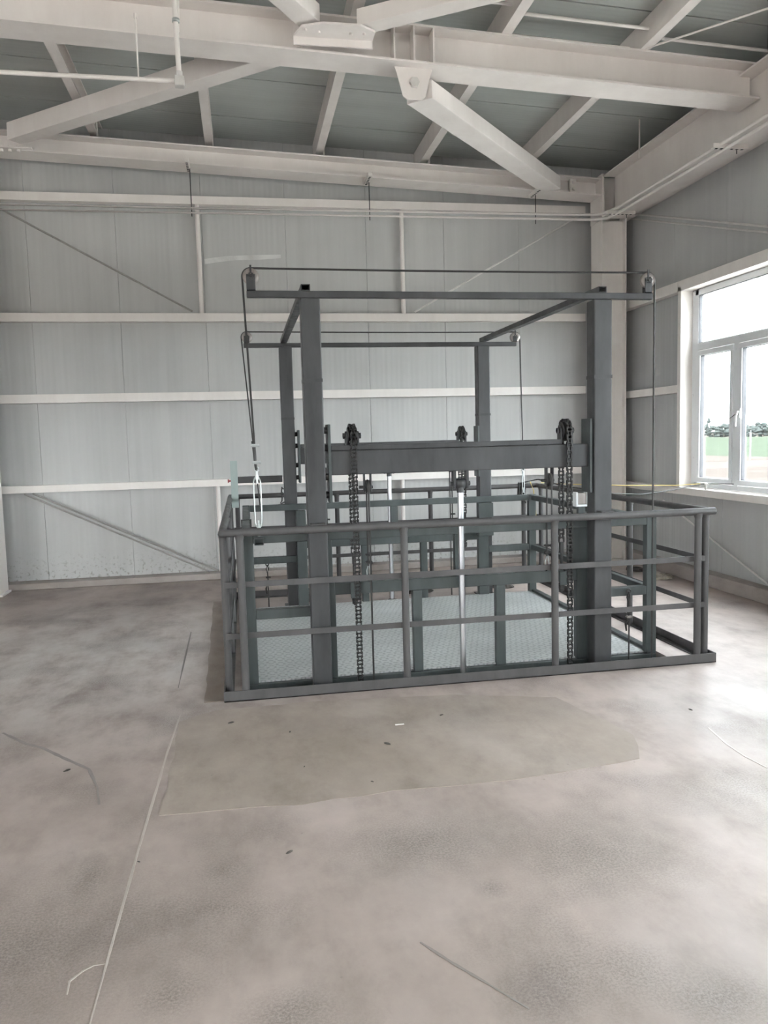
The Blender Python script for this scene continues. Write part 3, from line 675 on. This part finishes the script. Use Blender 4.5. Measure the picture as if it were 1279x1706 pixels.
def crossbeam(rear, label, xs, x0, x1):
    fy = (lambda y: my(y)) if rear else (lambda y: y)
    t = thing('lifting_crossbeam', ((x0+x1)/2, fy(5.04), 1.2), label, 'crossbeam', 'lifting crossbeams')
    mbox(MB(), x0, x1, 4.995, 5.085, 1.37, 1.525, rear).build('beam', M_FRAME, t, bevel=.006)
    mbox(MB(), x0+.005, xs[1]-.045, 5.0, 5.08, 1.5262, 1.559, rear).build('cap_rail', M_FRAME, t, bevel=.004)
    for x, s_ in ((x0-.018, 0), (x1-.001, 1)):
        sh = mbox(MB(), x, x+.018, 4.965, 5.105, 1.195, 1.692, rear).build('guide_shoe', M_CAGE, t, bevel=.003)
        for z in (1.245, 1.36, 1.545, 1.655):
            xa, xb = (x-.021, x-.0005) if s_ == 0 else (x+.0185, x+.020+.018-.019)
            b = MB().tube((xa,fy(5.01),z),(xb,fy(5.01),z),.022,12)
            b.build('guide_roller', M_BLACK, sh)
    for x in xs:
        cy, cz, pr_ = fy(5.04), 1.617, .068
        tt = MB(); T = 17; ring0 = []; 
        for k in range(T*4):
            an = 2*math.pi*k/(T*4); rr = (.072,.066,.058,.066)[k%4]
            ring0.append((cy+rr*math.cos(an), cz+rr*math.sin(an)))
        tt.loft([[(x-.007,a,b) for a,b in ring0],[(x+.007,a,b) for a,b in ring0]]); tt.tube((x-.026,cy,cz),(x+.026,cy,cz),.035,18)
        tt.lathe((x-.026,cy,cz),(1,0,0),[(.02,-.003),(.056,-.003),(.056,.003),(.02,.003)],20); tt.lathe((x+.026,cy,cz),(1,0,0),[(.02,-.003),(.056,-.003),(.056,.003),(.02,.003)],20)
        sp = tt.build('sprocket', M_BLACK, t)
        for sx in (-1,1):
            xx = x+sx*.038; br = MB(); pf = [(cy-.032,1.5255),(cy+.032,1.5255),(cy+.03,cz)]+[(cy+.03*math.cos(a),cz+.03*math.sin(a)) for a in (0.5,1.05,1.57,2.1,2.65)]+[(cy-.03,cz)]
            br.loft([[(xx-.005,a,b) for a,b in pf],[(xx+.005,a,b) for a,b in pf]]); br.build('sprocket_bracket', M_FRAME, t)
        MB().tube((x-.058,cy,cz),(x+.058,cy,cz),.014,10).lathe((x-.052,cy,cz),(1,0,0),[(0.001,-.006),(.021,-.006),(.021,.006),(0.001,.006)],6).lathe((x+.052,cy,cz),(1,0,0),[(0.001,-.006),(.021,-.006),(.021,.006),(0.001,.006)],6).build('axle', M_FRAME, t)
    # small rope pulleys hung under the beam
    for x in (xs[0]+.093, xs[1]-.115):
        cy, cz = fy(5.04), 1.285
        b = MB()
        for sx in (-1,1): mbox(b, x+sx*.021-.004, x+sx*.021+.004, 5.015, 5.065, 1.255, 1.3698, rear)
        b.build('pulley_hanger', M_FRAME, t, bevel=.002)
        MB().lathe((x,cy,cz),(1,0,0),[(.008,-.014),(.046,-.014),(.046,-.010),(.036,0),(.046,.010),(.046,.014),(.008,.014)],22).build('small_sheave', M_BLACK, t)
        MB().tube((x-.055,cy,cz),(x+.034,cy,cz),.010,8).build('sheave_pin', M_BLACK, t)
    # clevis lugs for the cylinder
    xm = (x0+x1)/2-.012; b = MB(); cy = fy(5.04)
    for sx in (-1,1):
        pf = [(cy-.03,1.3698),(cy+.03,1.3698),(cy+.03,1.285),(cy+.022,1.258),(cy,1.25),(cy-.022,1.258),(cy-.03,1.285)]
        b.loft([[(xm+sx*.043-.008,a,q) for a,q in pf],[(xm+sx*.043+.008,a,q) for a,q in pf]])
    b.build('clevis_lug', M_FRAME, t)
    MB().tube((xm-.066,cy,1.285),(xm+.066,cy,1.285),.016,12).build('clevis_pin', M_FRAME, t)
    return t, xm
CBF, XMF = crossbeam(False, 'front lifting crossbeam between the two nearer posts', (.690,2.140), .546, 2.286)
CBR, XMR = crossbeam(True, 'rear lifting crossbeam between the two farther posts', (.672,2.118), .53, 2.266)
# cylinders
for rear, xm, lab in ((False, XMF, 'chromed hydraulic rod rising to the front crossbeam'), (True, XMR, 'chromed hydraulic rod rising to the rear crossbeam')):
    y = my(5.04) if rear else 5.04
    z0 = 0.0 if rear else -.6
    t = thing('hydraulic_cylinder', (xm, y, z0), lab, 'cylinder', 'hydraulic cylinders')
    MB().tube((xm,y,z0+.02),(xm,y,1.235),.0205,20).build('piston_rod', M_CHROME, t)
    MB().tube((xm,y,1.225),(xm,y,1.262),.024,16).lathe((xm,y,1.285),(1,0,0),[(.017,-.03),(.034,-.03),(.034,.03),(.017,.03)],20).build('rod_eye', M_FRAME, t)
    MB().tube((xm,y,z0),(xm,y,z0+(.30 if not rear else .012)),.045,20).build('cylinder_barrel', M_FRAME, t)
# chains
def sprk(rear, x, lab):
    fy = (lambda y: my(y)) if rear else (lambda y: y)
    cy, cz, r = 5.04, 1.617, .0705
    pts = [(cy-r, -.55 if not rear else .0)] if not rear else [(cy-r, 0.01)]
    pts = [(fy(cy-r), -.55 if not rear else .02), (fy(cy-r), cz)]
    for k in range(1, 16):
        a = math.pi - math.pi*k/16; pts.append((fy(cy+r*math.cos(a)), cz+r*math.sin(a)))
    pts += [(fy(cy+r), cz), (fy(cy+r), .84)]
    t = thing('lifting_chain', (x, fy(cy), .5), lab, 'chain', 'roller lifting chains')
    chain_mesh(pts, x).build('roller_links', M_CHAIN, t)
    yb = fy(cy+r)
    MB().box(x-.012,x+.012,yb-.012,yb+.012,.775,.85).tube((x,yb,.50),(x,yb,.79),.010,10).build('tension_rod', M_BLACK, t)
    MB().tube((x,yb,.530),(x,yb,.552),.021,6).tube((x,yb,.508),(x,yb,.528),.019,6).build('lock_nut', M_BLACK, t)
sprk(False,.690,'front roller chain over the sprocket by the front left post')
sprk(False,2.140,'front roller chain over the sprocket by the front right post')
sprk(True,.672,'rear roller chain over the sprocket by the rear left post')
sprk(True,2.118,'rear roller chain over the sprocket by the rear right post')

# ------------------------------------------------------------------ the lift: platform with its cage
PL = thing('lift_platform', (1.405, YC, -.05), 'grey-green lift platform with chequer plate floor and square-tube cage', 'platform')
PX0, PX1, PY0, PY1 = -.03, 2.842, 5.09, my(5.09)
B(PX0+.055, PX1-.055, PY0+.035, PY1-.035, .018, .028).build('deck_plate', M_PLATE, PL)
bf = [(PX0,PX1,PY0,PY0+.06),(PX0,PX1,PY1-.06,PY1)]
for x0,x1,y0,y1 in bf: B(x0,x1,y0,y1,-.06,.016).build('base_beam', M_CAGE, PL, bevel=.004)
for x0,x1 in ((PX0,PX0+.055),(PX1-.055,PX1)): B(x0,x1,PY0+.061,PY1-.061,-.05,.05).build('side_beam', M_CAGE, PL, bevel=.004)
for i in range(1,4): B(PX0+.06+i*.7,PX0+.12+i*.7,PY0+.061,PY1-.061,-.05,.015).build('floor_joist', M_CAGE, PL)
for rear in (False, True):
    def pb(name, x0,x1,y0,y1,z0,z1, bv=.005): return mbox(MB(),x0,x1,y0,y1,z0,z1,rear).build(name, M_CAGE, PL, bevel=bv)
    pb('corner_post', PX0,PX0+.068,5.09,5.15,.017,1.002); pb('corner_post', PX1-.075,PX1,5.09,5.15,.017,1.002)
    pb('top_rail', PX0+.068,PX1-.075,5.092,5.15,.942,1.0)
    pb('anchor_beam', .555,2.245,5.092,5.15,.577,.655)
    pb('low_rail', PX0+.068,.46,5.092,5.148,.445,.508); pb('low_rail', 2.35,PX1-.075,5.092,5.148,.445,.508)
    pb('upright', .46,.558,5.088,5.15,.017,.66); pb('upright', 2.243,2.348,5.088,5.15,.017,.66)
    pb('upright', .46,.552,5.152,5.205,.3,.941); pb('upright', 2.225,2.375,5.152,5.23,.62,.941)
    pb('short_post', 1.078,1.142,5.094,5.148,.017,.577); pb('short_post', 1.660,1.726,5.094,5.148,.017,.577)
    pb('short_post', 1.374,1.442,5.094,5.148,.655,.942)
    # chain anchor blocks
    for x in ((.690,2.140) if not rear else (.672,2.118)):
        b = MB(); hb = [(x-.03,x+.03)]
        mbox(b, x-.032,x-.012,5.075,5.092,.575,.657,rear); mbox(b, x+.012,x+.032,5.075,5.092,.575,.657,rear); mbox(b, x-.032,x+.032,5.062,5.075,.555,.65,rear)
        b.build('chain_anchor', M_CAGE, PL, bevel=.002)
for x0,x1 in ((PX0,PX0+.055),(PX1-.055,PX1)):
    B(x0,x1,5.151,my(5.151),.945,.998).build('side_rail', M_CAGE, PL, bevel=.005)
    B(x0+.005,x1-.005,5.151,my(5.151),.45,.50).build('side_rail', M_CAGE, PL, bevel=.005)
# rope anchor stubs poking out of the cage
hollow(MB(), .045,.104,5.02,5.091,.940,.982).build('rope_stub', M_CAGE, PL)
hollow(MB(), 2.715,2.765,my(5.091),my(5.03),.957,.993).build('rope_stub', M_CAGE, PL)
# strap on the left rail
B(-.04,.04,6.1,6.13,.94,1.003).build('rail_strap', M_BLACK, PL)

# ------------------------------------------------------------------ wire ropes
def clip(b, p, s=1.0, ax=(1,0,0)):
    p = Vector(p)
    b.box(p.x-.014*s,p.x+.014*s,p.y-.012*s,p.y+.012*s,p.z-.009*s,p.z+.009*s)
    b.tube(p+Vector((-.02*s,-.012*s,.0)), p+Vector((.03*s,-.012*s,.0)), .006*s, 6); b.tube(p+Vector((.020*s,-.012*s,0)), p+Vector((.027*s,-.012*s,0)), .011*s, 6)
    b.tube(p+Vector((-.02*s,.012*s,.0)), p+Vector((.03*s,.012*s,.0)), .006*s, 6)
def turnbuckle(parent, x, y, zt, zb, mat, w=.022):
    b = MB(); L = zt-zb; z1 = zt-.16*L; z0 = zb+.14*L
    for sx in (-1,1): b.path([(x,y,z1+.012),(x+sx*w*.6,y,z1+.008),(x+sx*w,y,z1-.02),(x+sx*w,y,z0+.02),(x+sx*w*.6,y,z0-.008),(x,y,z0-.012)], .0042, 8)
    b.tube((x,y,z1-.03),(x,y,zt-.02),.007,8); b.tube((x,y,z1-.005),(x,y,z1+.02),.012,8); b.tube((x,y,z0-.02),(x,y,z0+.008),.012,8); b.tube((x,y,z0+.03),(x,y,zb+.015),.007,8)
    ring = lambda z: [(x+.014*math.cos(a*math.pi/6), y, z+.014*math.sin(a*math.pi/6)) for a in range(12)]
    b.path(ring(zt-.008), .0045, 6, True); b.path(ring(zb+.006), .0045, 6, True)
    return b.build('turnbuckle', mat, parent)
def level_rope(y, xl, xr, czl, czr, end_l, end_r, label, sag):
    t = thing('levelling_rope', ((xl+xr)/2, y, 0), label, 'wire rope', 'levelling wire ropes')
    r = .052; pts = [end_l]
    xx, zz = xl, czl
    for k in range(0, 9):
        a = math.pi - k*math.pi/16; pts.append((xx+r*math.cos(a), y, zz+r*math.sin(a)))
    for k in range(1, 12):
        q = k/12; pts.append((xl+(xr-xl)*q, y, (czl+r)*(1-q)+(czr+r)*q - sag*4*q*(1-q)))
    for k in range(0, 9):
        a = math.pi/2 - k*math.pi/16; pts.append((xr+r*math.cos(a), y, czr+r*math.sin(a)))
    pts.append(end_r)
    MB().path(pts, .0062, 8).build('rope', M_CABLE, t)
    return t
R1 = level_rope(YP, .09, 2.706, 2.60, 2.60, (.076,5.055,1.435), (2.775,5.03,-.15), 'black levelling wire rope over the front overhead pulleys', .006)
turnbuckle(R1, .078, 5.055, 1.43, 1.005, M_ZINC)
b = MB(); clip(b, (.070,5.05,1.572), 1.1); clip(b, (.075,5.053,1.465), 1.1); b.build('rope_clip', M_ZINC, R1)
MB().path([(.060,5.045,1.60),(.064,5.045,1.57),(.071,5.049,1.47),(.076,5.055,1.42)], .0085, 8).build('rope_tail', M_CABLE, R1)
R2 = level_rope(YPR, .078, 2.696, 2.565, 2.555, (.135,my(5.085),.985), (2.748,my(5.055),1.24), 'black levelling wire rope over the rear overhead pulleys', .004)
turnbuckle(R2, 2.748, my(5.05), 1.25, 1.0, M_ZINC, .010)
def low_rope(x, y, z1, z0, lab):
    t = thing('lower_rope', (x, y, z0), lab, 'wire rope', 'lower levelling ropes')
    b = MB(); b.path([(x+.014*math.cos(a*math.pi/6), y, z1-.016+.014*math.sin(a*math.pi/6)) for a in range(12)], .005, 6, True)
    b.path([(x,y,z1-.02),(x-.012,y,z1-.06),(x-.004,y,z1-.10),(x+.010,y,z1-.06),(x,y,z1-.02)], .006, 6)
    b.build('eye', M_BLACK, t)
    b = MB(); clip(b, (x,y,z1-.14), .9); clip(b, (x,y,z1-.20), .9); b.build('rope_clip', M_SHEAVE if y < 6 else M_BLACK, t)
    MB().path([(x,y,z1-.09),(x+.003,y,z1-.25),(x,y,z0)], .0058, 8).build('rope', M_CABLE, t)
    b = MB(); b.path([(x-.01,y,z1-.2),(x-.018,y+.004,z1-.26),(x-.012,y+.008,z1-.30),(x-.022,y+.004,z1-.25),(x-.006,y-.004,z1-.22)], .007, 6); b.build('frayed_tail', M_CABLE, t)
low_rope(2.62, 5.07, .50, -.3, 'black rope with clips hanging under the low rail, front right corner of the cage')
low_rope(.180, my(5.07), .445, .0, 'black rope with eye hanging under the low rail, rear left corner of the cage')
def safety_rope(x, rear, lab):
    fy = (lambda y: my(y)) if rear else (lambda y: y)
    t = thing('safety_rope', (x, fy(5.04), .66), lab, 'wire rope', 'small safety ropes')
    cy, cz, r = 5.04, 1.285, .043
    pts = [(x, fy(cy-r), -.4 if not rear else .01), (x, fy(cy-r), cz)]
    for k in range(1,12): 
        a = math.pi - math.pi*k/12; pts.append((x, fy(cy+r*math.cos(a)), cz+r*math.sin(a)))
    pts += [(x, fy(cy+r), cz), (x-.002, fy(cy+r), .76)]
    MB().path(pts, .0062, 8).build('rope', M_CABLE, t)
    yb = fy(cy+r); b = MB(); clip(b, (x-.002,yb,.835), .9); clip(b, (x-.002,yb,.785), .9); b.build('rope_clip', M_BLACK, t)
    MB().path([(x-.002,yb,.775),(x-.014,yb,.73),(x-.012,yb,.69),(x-.002,yb,.672),(x+.010,yb,.69),(x+.010,yb,.73),(x,yb,.775)], .0045, 6).build('loop', M_ZINC, t)
    MB().tube((x,yb+(.022 if not rear else -.022),.656),(x,yb,.672),.006,6).build('loop_eye', M_BLACK, t)
for rear, xs in ((False,(.783,2.025)),(True,(.765,2.003))):
    for i, x in enumerate(xs): safety_rope(x, rear, 'thin black safety rope over the small %s %s pulley under the crossbeam' % ('rear' if rear else 'front', ('left','right')[i]))

# ------------------------------------------------------------------ fixed guard rail round the opening
GX0, GX1, GY0, GY1, GZT, PR = -.148, 3.10, 4.86, 8.07, 1.045, .0245
GR = thing('guard_rail', ((GX0+GX1)/2, (GY0+GY1)/2, 0), 'grey pipe guard rail standing round the lift opening', 'guard rail')
MB().tube((GX0-.012,GY0,GZT),(GX1+.04,GY0,GZT),PR,16).build('top_pipe', M_RAIL, GR)
MB().tube((GX0-.012,GY1,GZT),(GX1+.012,GY1,GZT),PR,16).build('top_pipe', M_RAIL, GR)
MB().tube((GX0,GY0+PR,GZT),(GX0,GY1-PR,GZT),PR,16).build('top_pipe', M_RAIL, GR)
MB().tube((GX1,GY0+PR,GZT),(GX1,GY1-PR,GZT),PR,16).build('top_pipe', M_RAIL, GR)
def gpost(x, y):
    b = MB().tube((x,y,0.001),(x,y,GZT-.012),PR-.001,14); b.tube((x,y,GZT-.045),(x,y,GZT-.012),PR-.001,14,PR+.006)
    b.build('post', M_RAIL, GR)
for x in (-.045,.98,1.988,3.017): gpost(x, GY0)
for x in (-.08,.93,1.92,2.95): gpost(x, GY1)
for y in (4.96,5.98,7.02,7.95): gpost(GX0, y)
for y in (4.905,5.98,7.95): gpost(GX1, y)
for z in (.70,.378):
    B(GX0-.004,GX1+.012,GY0+.026,GY0+.032,z,z+.037).build('flat_bar', M_RAIL, GR, bevel=.001)
    B(GX0-.004,GX1+.012,GY1-.032,GY1-.026,z,z+.037).build('flat_bar', M_RAIL, GR, bevel=.001)
    B(GX0+.026,GX0+.032,GY0+.034,GY1-.034,z,z+.037).build('flat_bar', M_RAIL, GR, bevel=.001)
    B(GX1-.032,GX1-.026,GY0+.034,GY1-.034,z,z+.037).build('flat_bar', M_RAIL, GR, bevel=.001)
def angle_x(y, sgn): # kick angle along X, sgn = inward direction
    a = MB(); o = y - sgn*.03; hk = .066
    a.box(GX0-.032,GX1+.045,min(o,o+sgn*.006),max(o,o+sgn*.006),0,hk); a.box(GX0-.032,GX1+.045,min(o,o+sgn*.06),max(o,o+sgn*.06),0,.006)
    a.build('kick_plate', M_RAIL, GR)
def angle_y(x, sgn, x_out):
    a = MB(); o = x_out; hk = .066
    a.box(min(o,o+sgn*.006),max(o,o+sgn*.006),GY0-.022,GY1+.022,0.0005,hk+.0005); a.box(min(o,o+sgn*.06),max(o,o+sgn*.06),GY0-.022,GY1+.022,0.0005,.0065)
    a.build('kick_plate', M_RAIL, GR)
angle_x(GY0, 1); angle_x(GY1, -1); angle_y(GX0, 1, GX0-.032); angle_y(GX1, -1, GX1+.045)
# clamp bracket joining rail and front posts
for x in (.44, 2.37):
    B(x-.045,x+.05,GY0+.015,4.949,GZT+.012,GZT+.030).build('post_clamp', M_RAIL, GR, bevel=.003)

# ------------------------------------------------------------------ small things on and round the lift
t = thing('limit_switch_bracket', (-.095, 7.76, .95), 'pale teal upright plate with dark arm and red button, rear left of the lift', 'bracket')
B(-.13,-.063,7.745,7.757,.96,1.415).build('teal_plate', M_TEAL, t, bevel=.002)
B(-.063,.366,7.75,7.79,1.195,1.26).build('arm', M_FRAME, t, bevel=.004)
MB().tube((-.15,7.751,1.222),(-.13,7.751,1.222),.008,8).tube((-.158,7.751,1.222),(-.148,7.751,1.222),.018,10).build('red_button', M_RED, t)
B(-.11,-.08,7.757,7.80,.96,1.02).build('foot', M_FRAME, t)
t = thing('knotted_wire', (.345, 7.47, 1.0), 'short black wire knotted on the rear left post', 'wire')
MB().path([(.36,7.49,1.14),(.345,7.485,1.16),(.34,7.48,1.12),(.352,7.475,1.09),(.335,7.47,1.11),(.345,7.475,1.07),(.34,7.47,1.03),(.325,7.465,1.01),(.35,7.47,1.012),(.366,7.475,1.02),(.33,7.47,1.005)], .007, 6).build('wire_loop', M_CABLE, t)
t = thing('junction_box', (2.33, 5.24, .98), 'small white-framed grey junction box beside the front right post', 'box')
B(2.325,2.393,5.26,5.30,1.09,1.17).build('face', M_SHEAVE, t, bevel=.003)
f = MB(); f.box(2.310,2.325,5.25,5.31,1.075,1.178); f.box(2.393,2.408,5.25,5.31,1.075,1.178); f.box(2.325,2.393,5.25,5.31,1.075,1.09)
f.build('rim', M_PVC, t, bevel=.002)
B(2.335,2.385,5.265,5.30,.998,1.075).build('stem', M_CAGE, t)
B(2.24,2.385,5.232,5.31,.984,.998).build('foot_plate', M_PVC, t)
# cable coil over the rear rail
t = thing('cable_coil', (2.93, 8.07, 1.0), 'black cable coiled over the rear right corner of the guard rail', 'cable')
b = MB()
for k in range(3):
    x = 2.89+k*.026; q = k*.7
    b.path([(x+.02*math.sin(q),8.035,.90-.02*k),(x,8.035,.95),(x+.004,8.035,1.03),(x+.01,8.05,1.078),(x+.012,8.085,1.078),(x+.016,8.11,1.04),(x+.01,8.11,.95),(x+.02*math.cos(q),8.10,.90)], .0075, 6)
b.build('coil_loops', M_CABLE, t)
MB().path([(2.95,8.05,1.085),(3.05,7.9,1.12),(3.10,7.6,1.09),(3.102,7.2,1.076),(3.11,6.9,1.078)], .007, 6).build('cable_run', M_CABLE, t)
MB().path([(3.0,8.0,1.09),(3.03,7.98,1.0),(3.04,7.97,.85),(3.05,7.96,.70)], .006, 6).build('yellow_tail', M_YELLOW, t)
MB().path([(3.12,8.0,1.078),(3.4,7.9,1.055),(3.9,7.7,1.035),(4.4,7.48,1.03),(4.60,7.38,1.045)], .0042, 6).build('yellow_cord', M_YELLOW, label='yellow cord strung from the guard rail to the window sill', cat='cord')
MB().path([(3.11,6.85,1.0775),(3.4,6.95,1.02),(3.8,7.1,.985),(4.2,7.25,1.0),(4.50,7.34,1.03),(4.66,7.37,1.045),(4.70,7.2,1.05),(4.74,7.03,1.055)], .0045, 6).build('dark_cable', M_CABLE, label='dark cable strung from the guard rail to the window sill', cat='cable')
MB().tube((4.66,7.376,.9802),(4.66,7.376,1.04),.012,8).lathe((4.66,7.376,1.045),(0,0,1),[(.001,-.012),(.03,-.012),(.03,.004),(.001,.004)],10).build('sill_peg', M_GALV, label='small metal peg on the window sill holding the cords', cat='peg')
# crumpled rag by the kerb
def lump(name, c, sx, sy, h, mat, label, cat):
    b = MB(); rings = []; n = 14
    for i, (rr, z) in enumerate(((1,0),(1.04,.25),(.9,.7),(.6,.95),(.25,1.0),(.03,.9))):
        rings.append([(c[0]+sx*rr*math.cos(2*math.pi*k/n)*random.uniform(.8,1.2), c[1]+sy*rr*math.sin(2*math.pi*k/n)*random.uniform(.8,1.2), max(0,z*h*random.uniform(.6,1.3)) if i else 0) for k in range(n)])
    b.loft(rings, False)
    return b.build(name, mat, label=label, cat=cat)
random.seed(11)
lump('crumpled_rag', (4.43,7.80), .12, .13, .045, M_RAG, 'crumpled dirty rag on the floor by the window wall kerb', 'rag')
lump('crumpled_rag', (4.40,8.35), .10, .12, .035, M_DEBRIS, 'dark crumpled scrap on the floor beyond the rag by the corner', 'scrap')
lump('mortar_heap', (.55,7.80), .16, .10, .05, M_DEBRIS, 'dark mortar heap by the rear left post', 'rubble')
lump('mortar_heap', (1.72,7.86), .14, .09, .05, M_DEBRIS, 'dark mortar heap behind the rear chequer plate edge', 'rubble')
lump('mortar_heap', (2.62,7.84), .12, .09, .05, M_DEBRIS, 'dark mortar heap by the rear right corner of the lift', 'rubble')
# little bits of debris on the floor
bits = [(-.924,3.987,.035,'dark chip beside the wet streak on the left'),(.678,3.938,.040,'dark splinter in the middle of the mortar patch'),(1.058,4.284,.022,'dark pebble near the lift side of the mortar patch'),
        (.188,4.234,.020,'dark pebble at the left of the mortar patch'),(-.133,4.457,.035,'dark splinter near the left front corner of the guard rail'),(.23,3.752,.014,'tiny dark pebble low in the mortar patch'),
        (.528,3.507,.016,'tiny dark pebble at the near edge of the mortar patch'),(.111,2.96,.030,'brown chip on the bare floor below the mortar patch'),(2.46,4.018,.024,'dark pebble on the right beyond the mortar patch'),(-.462,3.02,.014,'tiny dark pebble lying on the pale joint line')]
for x, y, r, lab in bits:
    r *= .62
    b = MB(); n = 7; an = random.uniform(0,3); ca, sa = math.cos(an), math.sin(an); rings = []
    for rr, z in ((1,0),(1.05,.3),(.6,.55),(.05,.6)):
        rings.append([(x+r*rr*(ca*math.cos(6.283*k/n)*.9-sa*math.sin(6.283*k/n)*.32)*random.uniform(.85,1.15), y+r*rr*(sa*math.cos(6.283*k/n)*.9+ca*math.sin(6.283*k/n)*.32)*random.uniform(.85,1.15), .0023*(.2<y-3.3<1.35 and x>-.4)+z*r*.5) for k in range(n)])
    b.loft(rings); b.build('debris_bit', M_DEBRIS, label=lab, cat='debris', group='bits on the floor')
B(.77,.82,4.19,4.20,.0023,.006).build('debris_bit', M_CHIP, label='small pale chip in the mortar patch', cat='debris', group='bits on the floor')
